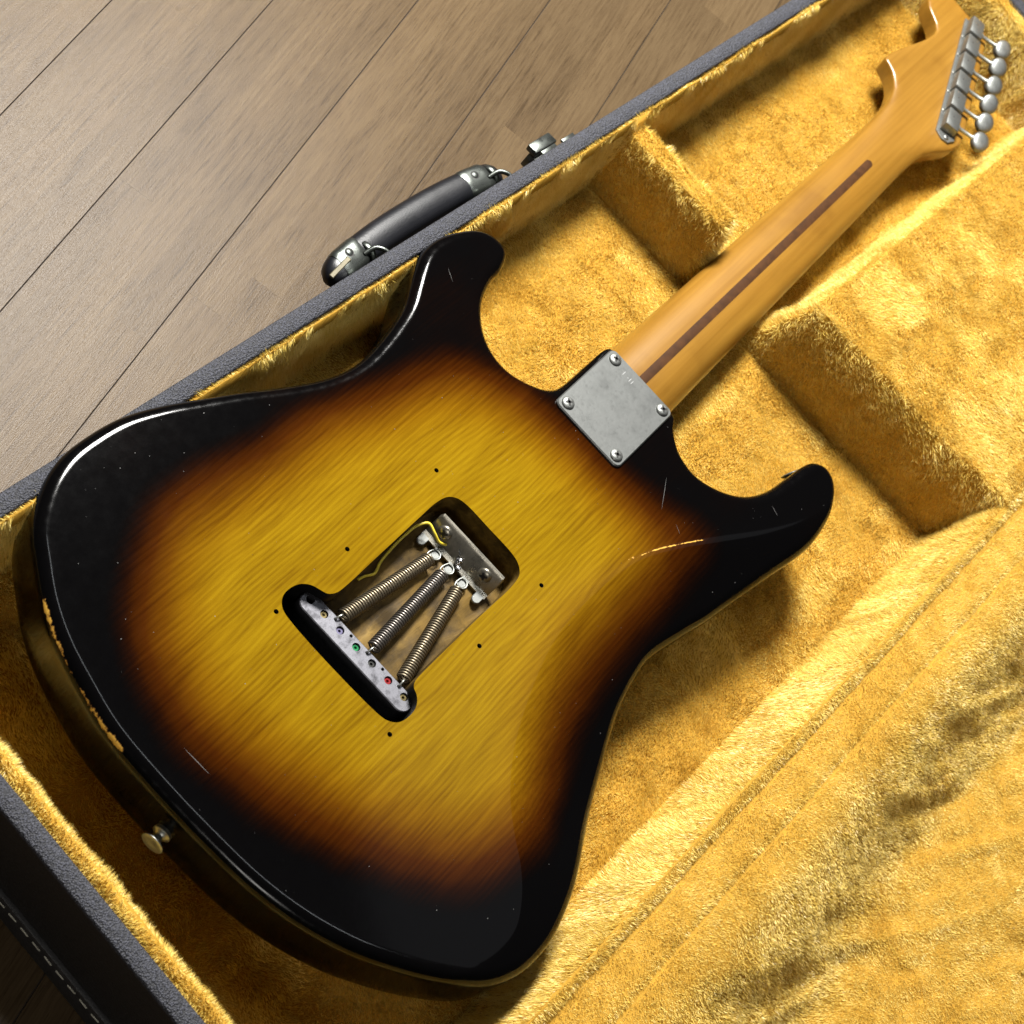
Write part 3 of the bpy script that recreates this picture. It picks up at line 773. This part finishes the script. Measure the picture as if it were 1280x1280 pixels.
ok = inside(inner, free) & (seg_dist(inner[::2], free)[0] > 1.3) & ~inside(cav, free) & (seg_dist(cav, free)[0] > 1.0)
for c in HOLES: ok &= np.hypot(free[:, 0]-c[0], free[:, 1]-c[1]) > 2.2
free = free[ok]
ov, of = cdt([inner, cav]+hl, free)
V = np.vstack(rings); F = []
for i in range(len(rings)-1):
    for k in range(no): F.append((i*no+k, i*no+(k+1) % no, (i+1)*no+(k+1) % no, (i+1)*no+k))
F.append(tuple(range(no))[::-1])
# weld the flat back to the last ring
b0 = len(V); last0 = (len(rings)-1)*no
zt = T-carve(ov)
tree = {(round(q[0], 3), round(q[1], 3)): last0+i for i, q in enumerate(inner)}
mp = []; extra = []
for q, z in zip(ov, zt):
    k = (round(float(q[0]), 3), round(float(q[1]), 3))
    if k in tree: mp.append(tree[k])
    else: mp.append(b0+len(extra)); extra.append((q[0], q[1], z))
V = np.vstack([V, np.array(extra)]); mp = np.array(mp)
F += [tuple(mp[list(f)]) for f in of]
body = mesh_obj('body', V, F, M['body'], guitar, True, 180)
# how far each point is into the dark burst
py_ = resample(catmull(PY, 5), 4); pk_ = resample(catmull(PK, 5), 4)
dy = np.where(inside(py_, V[:, :2]), 0, seg_dist(py_, V[:, :2])[0]); dk = np.where(inside(pk_, V[:, :2]), seg_dist(pk_, V[:, :2])[0], 0)
din = np.where(inside(py_, V[:, :2]), seg_dist(py_, V[:, :2])[0], 0)
ub = np.maximum(0, dy-din+30)
_gx, _gy = np.arange(-12, 490, 3.0), np.arange(-186, 188, 3.0)
_G = np.stack(np.meshgrid(_gx, _gy, indexing='ij'), -1).reshape(-1, 2)
_iy, _ik = inside(py_, _G), inside(pk_, _G); _dy = seg_dist(py_, _G)[0]; _dk = np.where(_ik, seg_dist(pk_, _G)[0]+8, np.maximum(0, 8-seg_dist(pk_, _G)[0]))
_ub = np.maximum(0, np.where(_iy, -_dy, _dy)+25); _B = (_ub/(_ub+_dk+1e-6)).reshape(len(_gx), len(_gy))
_k = np.exp(-(np.arange(-9, 10)*3.0/10.0)**2/2); _k /= _k.sum()
_B = np.apply_along_axis(lambda r: np.convolve(np.pad(r, 9, mode='edge'), _k, 'valid'), 0, _B); _B = np.apply_along_axis(lambda r: np.convolve(np.pad(r, 9, mode='edge'), _k, 'valid'), 1, _B)
_fx, _fy = (V[:, 0]+12)/3, (V[:, 1]+186)/3; _i, _j = _fx.astype(int), _fy.astype(int); _fx -= _i; _fy -= _j
burst = (_B[_i, _j]*(1-_fx)+_B[_i+1, _j]*_fx)*(1-_fy)+(_B[_i, _j+1]*(1-_fx)+_B[_i+1, _j+1]*_fx)*_fy
burst = np.clip(burst*1.09, 0, 1)
burst[(V[:, 2] < 37.5) & (seg_dist(out, V[:, :2])[0] < 4)] = 1
wear = np.zeros(len(V))
we = resample(catmull(WEAR, 6, False), 2, False)
top = V[:, 2] > 33
d_ = seg_dist(we, V[:, :2], False)[0]
wear = np.maximum(wear, np.exp(-(d_/9)**2)*np.exp(-((V[:, 2]-42.0)/2.3)**2)*1.0)
d_ = seg_dist(np.array(WEARC), V[:, :2], False)[0]; wear = np.maximum(wear, np.exp(-(d_/1.3)**2)*.95)
d_ = np.hypot(V[:, 0]-CHIP[0][0], V[:, 1]-CHIP[0][1]); wear = np.maximum(wear, np.where(top, np.exp(-(d_/4.0)**2)*.8, 0))
rimv = np.exp(-((seg_dist(out[::2], V[:, :2])[0]-2)/3.6)**2)*(V[:, 2] > 30)
for nme, arr in (('burst', burst), ('wear', wear), ('rim', rimv)):
    at = body.data.attributes.new(nme, 'FLOAT', 'POINT'); at.data.foreach_set('value', arr.astype(np.float32))
# hairline scratches and specks in the old lacquer
def on_back(q): q = np.atleast_2d(q); return np.c_[q, T-carve(q)+.025]
for pts, wd in SCR[:1]+SCR[2:4]+SCR[7:9]:
    P_ = resample(catmull(np.array(pts), 5, False), 1.5, False); Z_ = on_back(P_); wd = wd*.42
    t_ = np.gradient(P_, axis=0); t_ /= np.linalg.norm(t_, axis=1)[:, None]+1e-9
    m_ = len(P_); tap = np.sin(np.linspace(.15, math.pi-.15, m_))[:, None]*wd
    a_ = Z_.copy(); b_ = Z_.copy(); a_[:, :2] += np.c_[-t_[:, 1], t_[:, 0]]*tap; b_[:, :2] -= np.c_[-t_[:, 1], t_[:, 0]]*tap
    mesh_obj('scratch', np.vstack([a_, b_]), [(i, m_+i, m_+i+1, i+1) for i in range(m_-1)], M['scuff'], body, False)
dp = np.c_[RNG.uniform(5, 470, 900), RNG.uniform(-165, 165, 900)]
dp = dp[inside(inner[::3], dp) & ~inside(cav, dp)][:190]; Z_ = on_back(dp); dv = []
for q in Z_:
    r_ = .07+.18*RNG.random()**3; a0_ = RNG.uniform(0, 6); e_ = RNG.uniform(.5, 1.8)
    dv.append(([(q[0]+r_*e_*math.cos(a0_+k*1.2566), q[1]+r_*math.sin(a0_+k*1.2566), q[2]) for k in range(5)], [(0, 1, 2, 3, 4)]))
v, f, mi = join(*dv); o = mesh_obj('dust', v, f, M['scuff'], body, False); o['kind'] = 'stuff'
# cover screw holes: their bores
for h in hl:
    b = []
    v = [(q[0], q[1], T) for q in h]+[(q[0], q[1], T-6) for q in h]; k = len(h)
    f = [(i, (i+1) % k, k+(i+1) % k, k+i) for i in range(k)]+[tuple(range(k, 2*k))]
    mesh_obj('screw_hole', v, f, M['hole'], body, True, 40)
# cavity walls and floor
XS = 142.5
def cz(x): return np.where(x < XS, 4.0, 25.5)
cx_, cy_ = np.meshgrid(np.arange(118, 242, 3.0), np.arange(-38, 46, 3.0), indexing='ij'); fp = np.c_[cx_.ravel(), cy_.ravel()]
fp = np.vstack([fp, np.c_[np.full(40, XS-.2), np.linspace(-33, 33, 40)], np.c_[np.full(40, XS+.2), np.linspace(-33, 33, 40)]])
fp = fp[inside(cav, fp) & (seg_dist(cav, fp)[0] > .8)]
fv, ff = cdt([cav], fp)
nn = len(cav); acav = .5*np.sum(cav[:, 0]*np.roll(cav[:, 1], -1)-np.roll(cav[:, 0], -1)*cav[:, 1])
Vw = [(q[0], q[1], T) for q in cav]+[(q[0], q[1], float(z)) for q, z in zip(cav, cz(cav[:, 0]))]
Fw = [((i, nn+i, nn+(i+1) % nn, (i+1) % nn) if acav < 0 else (i, (i+1) % nn, nn+(i+1) % nn, nn+i)) for i in range(nn)]
fz = cz(fv[:, 0]) + np.where(fv[:, 0] > XS, .8*n1(fv[:, 0]/9, fv[:, 1]/9), 0)
v, f, mi = join((Vw, Fw), ([(a, b, c) for (a, b), c in zip(fv, fz)], [tuple(q) for q in ff]))
mesh_obj('spring_cavity', v, f, M['cavity'], guitar, True, 40)

# ---- tremolo block seen from its underside
ZB = 37.0
bx0, bx1, by0, by1 = 129.3, 141.2, -38.0, 41.0
bo = rrect(bx0, bx1, by0, by1, 5.6, 6)
SH = [(136.2, 36.2), (136.5, 26.2), (136.8, 14.8), (137.0, 3.2), (137.2, -8.2), (137.4, -20.0), (137.5, -31.5)]
small = [(139.2, 20.6), (139.2, 9.0), (139.2, -2.6), (139.4, -14.0), (139.4, -25.8)]
bv = plate_vf(bo, [circle(c, 2.3, 14) for c in SH]+[circle(c, .95, 8) for c in small], ZB, -2, 9, .5)
blk = mesh_obj('tremolo_block', bv[0], bv[1], M['block'], guitar, True, 35)
for c, mt in zip(SH, ('hole', 'brass', 'violet', 'green', 'dark_ball', 'red', 'brass')):
    v, f = lathe([(2.15, -5), (2.15, -1.6), (1.8, -1.1), (.8, -1.1), (.7, -2.2)] if mt != 'hole' else [(2.25, -8.8), (2.25, -8.2)], (c[0], c[1], ZB), (0, 0, 1), 16)
    o = mesh_obj('string_ball_end' if mt != 'hole' else 'hole_bottom', v, f, M[mt], blk, True, 40)
    if mt in ('green', 'red', 'violet'): o['label'] = mt + ' string ball end'

# ---- claw
claw_z0, claw_z1 = 29.0, 41.5
V_, F_ = [], []
def claw_sec(y, lip):                            # bent sheet: flange, upright, top
    return [(221.0, y, claw_z0-1.2), (221.0, y, claw_z0), (224.2, y, claw_z0+.4), (229.4, y, claw_z1-1), (230.4, y, claw_z1), (231.8, y, claw_z1), (231.6, y, claw_z1-1.2), (226.2, y, claw_z0-1.2)]
ys = [-25.5, -24.5, -15, 0, 15, 22.0, 23]
for y in ys:
    sec = claw_sec(y, 0)
    if y in (-25.5, 23): sec = [(a, y, min(c, claw_z1-3)) for a, b, c in sec]
    V_ += sec
m_ = 8
for i in range(len(ys)-1):
    for k in range(m_): F_.append((i*m_+k, i*m_+(k+1) % m_, (i+1)*m_+(k+1) % m_, (i+1)*m_+k))
F_.append(tuple(range(m_))); F_.append(tuple((len(ys)-1)*m_+k for k in range(m_))[::-1])
claw = mesh_obj('spring_claw', V_, F_, M['claw'], guitar, True, 30)
TABS = [20.2, 9.6, -.8, -11.2, -22.4]
for y in TABS:
    o_ = [(222.5, y-2.6), (222.5, y+2.6), (217.6, y+2.6)]+[(217.6-2.6*math.sin(t), y+2.6*math.cos(t)) for t in np.linspace(.3, math.pi-.3, 6)]+[(217.6, y-2.6)]
    v, f = plate_vf(o_, [], claw_z0+.1, claw_z0-1.5, None, .3)
    mesh_obj('claw_tab', v, f, M['tuner'], claw, True, 35)
def phillips(origin, axis, r, h, mat, parent, name, rot=.4, shaft=4):
    prof = [(r*.5, -shaft), (r*.55, -.3), (r, -.2), (r, h*.25), (r*.93, h*.55), (r*.72, h*.85), (r*.4, h), (.01, h*1.03)]
    v, f = lathe(prof, origin, axis, 22)
    a, x, y = basis(axis); o3 = np.asarray(origin, float)
    cx, cy = x*math.cos(rot)+y*math.sin(rot), -x*math.sin(rot)+y*math.cos(rot)
    parts = [(v, f, 0)]
    for e, g in ((cx, cy), (cy, cx)):
        L, wd = r*.56, r*.13
        q = []
        for k, (s1, s2) in enumerate(((-1, -1), (1, -1), (1, 1), (-1, 1))):
            q.append(o3+a*(h*.93)+e*L*s1+g*wd*s2*(1 if True else 1))
        t = []
        for s1 in (-1, -.35, .35, 1):
            w_ = wd if abs(s1) == 1 else wd*1.5
            hh = h*(.965 if abs(s1) == 1 else 1.06)
            t += [o3+a*(hh+.03)+e*L*s1-g*w_, o3+a*(hh+.03)+e*L*s1+g*w_]
        parts.append((t, [(0, 2, 3, 1), (2, 4, 5, 3), (4, 6, 7, 5)], 1))
    v, f, mi = join(*parts)
    return mesh_obj(name, v, f, [mat, M['hole']], parent, True, 50, mi)
ax = np.array([-.93, 0, .37]); 
for y in (14.6, -16.2): phillips((227.3, y, 35.8), ax, 4.3, 2.2, M['claw'], claw, 'claw_screw', .6, 3)
# solder blob with the ground wire stub
def blob(c, r, seed, name, mat, parent):
    bm = bmesh.new(); bmesh.ops.create_icosphere(bm, subdivisions=3, radius=1)
    rr = random.Random(seed); ph = [rr.uniform(0, 6) for _ in range(6)]
    for q in bm.verts:
        n_ = q.co.copy(); k = 1+.18*math.sin(3*n_.x+ph[0])+.16*math.sin(4*n_.y+ph[1])+.12*math.sin(5*n_.z+ph[2])
        q.co = Vector((n_.x*r[0]*k+c[0], n_.y*r[1]*k+c[1], n_.z*r[2]*k+c[2]))
    return bm_obj(name, bm, mat, parent, True, 180)
blob((224.2, -1.5, 32.2), (3.6, 1.8, 1.6), 3, 'solder_joint', M['solder'], claw)
blob((221.6, -4.0, 31.2), (1.6, 1.2, 1.1), 5, 'solder_joint', M['solder'], claw)
w_ = catmull([(172, 27.5, 27.5), (176, 26.6, 28.0), (181, 24.2, 29), (187, 26.3, 31), (196, 27.6, 33.5), (207, 28.0, 36.0), (216, 27.3, 37.5), (222, 24.0, 38.0), (221.5, 18, 36.5), (222, 13, 33.5), (225, 9.5, 32.2)], 10, False)
v, f = tube(w_, .78, 10); mesh_obj('ground_wire', v, f, M['wire'], guitar, True, 60)
v, f = tube(catmull([(227, 3.0, 35.5), (225.5, .5, 34.5), (224.2, -1.5, 33.6), (222, -4, 32)], 6, False), .35, 6); mesh_obj('ground_wire', v, f, M['solder'], guitar, True, 60)

# ---- three springs
def spring(pa, pb, hook_to, tab_y, mat):
    pa, pb = np.array(pa, float), np.array(pb, float)
    d = pb-pa; L = np.linalg.norm(d); a, x, y = basis(d)
    turns = L/1.72; k = int(turns*16)
    t = np.linspace(0, 1, k+1)
    R_ = 3.55
    P = pa+np.outer(t, d)+R_*(np.cos(2*math.pi*turns*t)[:, None]*x+np.sin(2*math.pi*turns*t)[:, None]*y)
    s = mesh_obj('tension_spring', *tube(P, .62, 6), mat, guitar, True, 180)
    hk = catmull([pa+y*R_*.1-x*1.5, pa-a*2.0+np.array([0, 0, 2.6]), np.array([(pa[0]+hook_to[0])/2-.6, (pa[1]+hook_to[1])/2, ZB+2.3]), np.array([hook_to[0]+.2, hook_to[1], ZB+1.2]), np.array([hook_to[0], hook_to[1], ZB-3])], 6, False)
    mesh_obj('spring_hook', *tube(hk, .55, 8), M['nickel'], s, True, 60)
    # eye round the claw tab
    e0 = pb
    ey = [e0, e0+a*1.4+np.array([0, 2.9, .6])]
    for q in np.linspace(.25*math.pi, -1.25*math.pi, 15): ey.append(np.array([217.2+3.1*math.sin(q)*-0+3.2*math.cos(q+math.pi/2)*-1*0+3.2*math.sin(q+.0)*1.0*.0+3.0*np.cos(q-.5*math.pi)*.0+3.0*math.sin(q+math.pi/2), tab_y+3.0*math.cos(q+math.pi/2)*-1, claw_z0+.7]))
    mesh_obj('spring_eye', *tube(catmull(ey, 3, False), .5, 7), M['nickel'], s, True, 60)
spring((146.5, 19.0, 32.5), (212.0, 10.2, 29.5), small[0], 9.6, M['spring'])
spring((147.0, -3.2, 32.5), (211.5, -.6, 29.5), small[2], -.8, M['tail_spring'])
spring((147.0, -25.0, 32.5), (211.5, -12.2, 29.5), small[4], -11.2, M['spring'])

# ---- neck and headstock, one lofted piece of wood
XN = 797.0
# (x, left edge, right edge, front z, back z at crown, shoulder z, exponent)
NL = [(330, 28, -28, -9, 15.5, -3, 2.2), (402, 27.6, -27.6, -9, 15.5, -3, 2.3), (430, 27.0, -27.0, -9, 14.8, -3, 2.15), (560, 24.9, -24.9, -9, 13.2, -3, 2.1), (700, 22.8, -22.8, -9, 11.8, -3, 2.1), (748, 22.1, -22.1, -9, 11.4, -3, 2.15), (772, 21.8, -21.8, -8.6, 11.2, -1.5, 2.4), (788, 21.8, -22.0, -7.0, 11.1, 1.5, 3.0), (800, 22.2, -22.9, -5.0, 11.0, 4.5, 4.0), (812, 23.2, -27.5, -3.5, 11.0, 6.5, 6.0), (820, 25.0, -32.0, -3, 11, 7.6, 8), (828, 28.0, -35.0, -3, 11, 8.2, 10), (834, 32.5, -36.3, -3, 11, 8.6, 12), (838, 36.5, -36.6, -3, 11, 8.8, 13), (841, 42.5, -36.4, -3, 11, 9, 14), (843, 47.6, -36.1, -3, 11, 9, 14), (847, 48.6, -35.3, -3, 11, 9, 14), (858, 47.4, -31.5, -3, 11, 9, 14), (875, 43.6, -25.2, -3, 11, 9, 14), (890, 39.9, -19.6, -3, 11, 9, 14), (902, 37.4, -15.1, -3, 11, 9, 14), (911, 36.7, -11.7, -3, 11, 9, 14), (917, 38.4, -9.4, -3, 11, 9, 14), (922, 42.5, -7.6, -3, 11, 9, 14), (926, 49.0, -6.1, -3, 11, 9, 14), (930, 55.0, -4.6, -3, 11, 9, 14), (936, 59.4, -2.4, -3, 11, 9, 14), (945, 62.0, 1.0, -3, 11, 9, 14), (955, 62.0, 5.0, -3, 11, 9, 14), (963, 59.0, 10, -3, 11, 9, 14), (970, 54, 18, -3, 11, 9, 14), (975, 47, 27, -3, 11, 9, 14), (977, 40, 34, -3, 11, 9, 14)]
NL = np.array(NL, float)
xs = np.unique(np.r_[np.linspace(330, 790, 60), np.linspace(790, 838, 24), np.linspace(838, 848, 14), np.linspace(848, 915, 20), np.linspace(915, 977, 44)])
# smooth monotone interpolation of the columns
cols = []
for k in range(1, 7):
    y = np.interp(xs, NL[:, 0], NL[:, k]); cols.append(y)
cols = np.array(cols)
fine = np.linspace(330, 977, 1500)
def smooth_col(k, w=5):
    y = np.interp(fine, NL[:, 0], NL[:, k]); ker = np.hanning(2*w+1); ker /= ker.sum()
    return np.interp(xs, fine, np.convolve(np.pad(y, w, mode='edge'), ker, 'valid'))
YL, YR, ZFR, ZBK, ZSH, EX = smooth_col(1, 4), smooth_col(2, 4), smooth_col(3, 12), smooth_col(4, 12), smooth_col(5, 14), smooth_col(6, 14)
nb = 27
sarr = np.sin(np.linspace(-math.pi/2, math.pi/2, nb))
V_, F_ = [], []
for i, x in enumerate(xs):
    c, h = (YL[i]+YR[i])/2, (YL[i]-YR[i])/2
    V_ += [(x, c+h*.985, ZFR[i]), (x, c-h*.985, ZFR[i])]
    for s in sarr:
        zz = ZSH[i]+(ZBK[i]-ZSH[i])*max(0, 1-abs(s)**EX[i])**(1/min(EX[i], 2.3)); V_.append((x, c+h*s, zz))
m_ = nb+2
for i in range(len(xs)-1):
    for k in range(m_): F_.append((i*m_+k, (i+1)*m_+k, (i+1)*m_+(k+1) % m_, i*m_+(k+1) % m_))
F_.append(tuple(range(m_))); F_.append(tuple((len(xs)-1)*m_+k for k in range(m_))[::-1])
neck = mesh_obj('neck', V_, F_, M['maple'], guitar, True, 50)
def neck_z(x, y):
    sh, bk, e, yl, yr = (np.interp(x, xs, q) for q in (ZSH, ZBK, EX, YL, YR))
    s = (y-(yl+yr)/2)/((yl-yr)/2); return sh+(bk-sh)*(1-abs(s)**e)**(1/min(e, 2.3))
V_, F_ = [], []
sx_ = np.r_[np.linspace(395, 741, 78), np.linspace(741.4, 745, 12)]; yy = np.linspace(-1, 1, 5)
for i, x in enumerate(sx_):
    w2 = 3.0*math.sqrt(max(0.01, 1-max(0, (x-741.6)/3.4)**2))
    for s in yy: V_.append((x, s*w2+.0, neck_z(x, s*w2)+.22-(.12 if abs(s) == 1 else 0)))
for i in range(89):
    for k in range(4): F_.append((i*5+k, (i+1)*5+k, (i+1)*5+k+1, i*5+k+1))
mesh_obj('skunk_stripe', V_, F_, M['walnut'], neck, True, 60)
# fingerboard side is face down: frets and nut touch nothing in view

# ---- neck plate
pv = plate_vf([l for l in rrect(338.6, 400.4, -25.6, 26.4, 4.2, 6)], [], 46.9, 45.0, None, .7)
pl_ = mesh_obj('neck_plate', pv[0], pv[1], M['plate'], guitar, True, 35)
for c, r in (((344.6, 20.6), .9), ((394.6, 20.4), .5), ((394.8, -19.6), .8), ((344.4, -19.6), .6)):
    phillips((c[0], c[1], 46.9), (0, 0, 1), 4.1, 1.7, M['tuner'], pl_, 'plate_screw', r, 2)
    ring = lathe([(4.7, -.5), (4.7, .06), (4.2, .06), (4.2, -.5)], (c[0], c[1], 46.9), (0, 0, 1), 24)
# faint stamped serial strokes near the far edge
ser = []
for (y0, y1, x0, x1) in ((11.2, 11.2, 391.0, 394.2), (7.9, 7.2, 392.3, 392.3), (5.9, 5.9, 390.8, 393.8), (4.0, 4.0, 390.6, 393.6)):
    bm_ = None
    wdt = .16
    ser.append(([(x0-wdt*0, y0-wdt, 46.93), (x1, y1-wdt, 46.93), (x1, y1+wdt, 46.93), (x0, y0+wdt, 46.93)] if y0 == y1 else [(x0-wdt, y0, 46.93), (x0-wdt, y1, 46.93), (x0+wdt, y1, 46.93), (x0+wdt, y0, 46.93)], [(0, 1, 2, 3)]))
v, f, mi = join(*ser)
mesh_obj('serial_stamp', v, f, simple('stamp_shadow', (.30, .30, .30), .6, .6), pl_, False)

# ---- strap buttons
def strap_button(c, ax, parent=guitar):
    v, f = lathe([(4.6, -2), (5.0, 0), (5.0, .8), (4.2, 1.4), (2.9, 2.3), (2.6, 3.4), (3.2, 4.8), (5.2, 6.2), (6.2, 6.8), (6.2, 7.3), (5.5, 7.6), (2.6, 7.3), (.01, 7.1)], c, ax, 28)
    return mesh_obj('strap_button', v, f, M['nickel'], parent, True, 50)
strap_button((-.2, 2.5, 21.5), (-1, -.03, 0))
strap_button((459.5, -110.5, 21), (.35, .93, .12))
# ---- bridge underneath carries the body on the cloth
bm = bmesh.new(); bm_box(bm, (40, 78, 14), (132, 0, -7.2), None, 2, 2); bm_obj('bridge', bm, M['nickel'], guitar)

# ---- tuning machines, six in line
tdir = np.array([105., 38, 0]); tdir /= np.linalg.norm(tdir); tper = np.array([tdir[1], -tdir[0], 0])
H0 = np.array([841.5, -20.0, 0]); pit = 22.1
zp = 11.0
def tpt(a, b, z): q = H0+tdir*a+tper*b; return np.array([q[0], q[1], z])
bo = [tpt(a, b, 0)[:2] for a, b in [(-17.5, -2.5), (-17.5, 3.5), (-15, 5.5), (-12.5, 8.0), (5*pit+11, 8.2), (5*pit+11, -8.6), (-12, -8.6), (-15, -5.5)]]
tp = mesh_obj('tuner_plate', *plate_vf(bo, [], zp+1.5, zp-.2, None, .3), M['tuner'], guitar, True, 30)
phillips(tpt(-14, .6, zp+1.5), (0, 0, 1), 2.3, 1.2, M['tuner'], tp, 'plate_screw', .3, 1)
for k in range(5):
    v, f = lathe([(1.25, -1), (1.25, .6), (.6, .9)], tpt(k*pit+pit/2, -7.3, zp+1.4), (0, 0, 1), 12); mesh_obj('plate_screw', v, f, M['nickel'], tp, True, 50)
Rz = Matrix.Rotation(math.atan2(tdir[1], tdir[0]), 3, 'Z')
for k in range(6):
    tm = empty('tuning_machine'); tm.parent = guitar; c0 = tpt(k*pit, 0, zp+1.5); tm.location = (c0*S).tolist()
    tm.rotation_euler = (0, 0, math.atan2(tdir[1], tdir[0]))
    bm = bmesh.new()
    bm_box(bm, (pit-2.0, 13.2, 7.6), (0, .2, 3.6), None, 1.3, 2)
    for q in bm.verts:                             # top slopes towards the edge of the headstock
        if q.co.z > 5: q.co.z += (q.co.y)*.10; q.co.x *= .93; q.co.y = q.co.y*.94
    o = bm_obj('gear_housing', bm, M['tuner'], tm, True, 40)
    v, f = lathe([(.7, -.4), (.7, .06)], (1.5, 1.5, 7.55), (0, 0, 1), 10)
    mesh_obj('oil_hole', v, f, M['hole'], tm)
    v, f = lathe([(2.4, 0), (2.4, 1.5), (1.5, 2.2), (1.5, 13.5), (2.2, 14.5), (2.2, 16)], (0, -5.8, 2.6), (0.03, -1, 0), 14)
    mesh_obj('shaft', v, f, M['nickel'], tm, True, 45)
    # oval finger button
    tw = [-.35, -.45, -.38, -.5, -.42, -.3][5-k]
    V_, F_ = [], []; nb_ = 26
    prof = [(.60, -3.3), (.88, -2.8), (1.0, -1.6), (1.0, 1.6), (.90, 2.7), (.62, 3.3), (0.3, 3.55)]
    for s, h in prof:
        for j in range(nb_):
            a = 2*math.pi*j/nb_; V_.append((8.0*s*math.cos(a), 7.0*s*math.sin(a), h))
    for i in range(len(prof)-1):
        for j in range(nb_): F_.append((i*nb_+j, i*nb_+(j+1) % nb_, (i+1)*nb_+(j+1) % nb_, (i+1)*nb_+j))
    F_.append(tuple(range(nb_))[::-1]); F_.append(tuple((len(prof)-1)*nb_+j for j in range(nb_)))
    Rm = Matrix.Rotation(tw, 3, 'Y') @ Matrix.Rotation(0, 3, 'Z')
    V_ = [tuple(Rm @ Vector(q)+Vector((.6, -27.2, 2.6))) for q in V_]
    mesh_obj('tuner_button', V_, F_, M['tuner'], tm, True, 45)
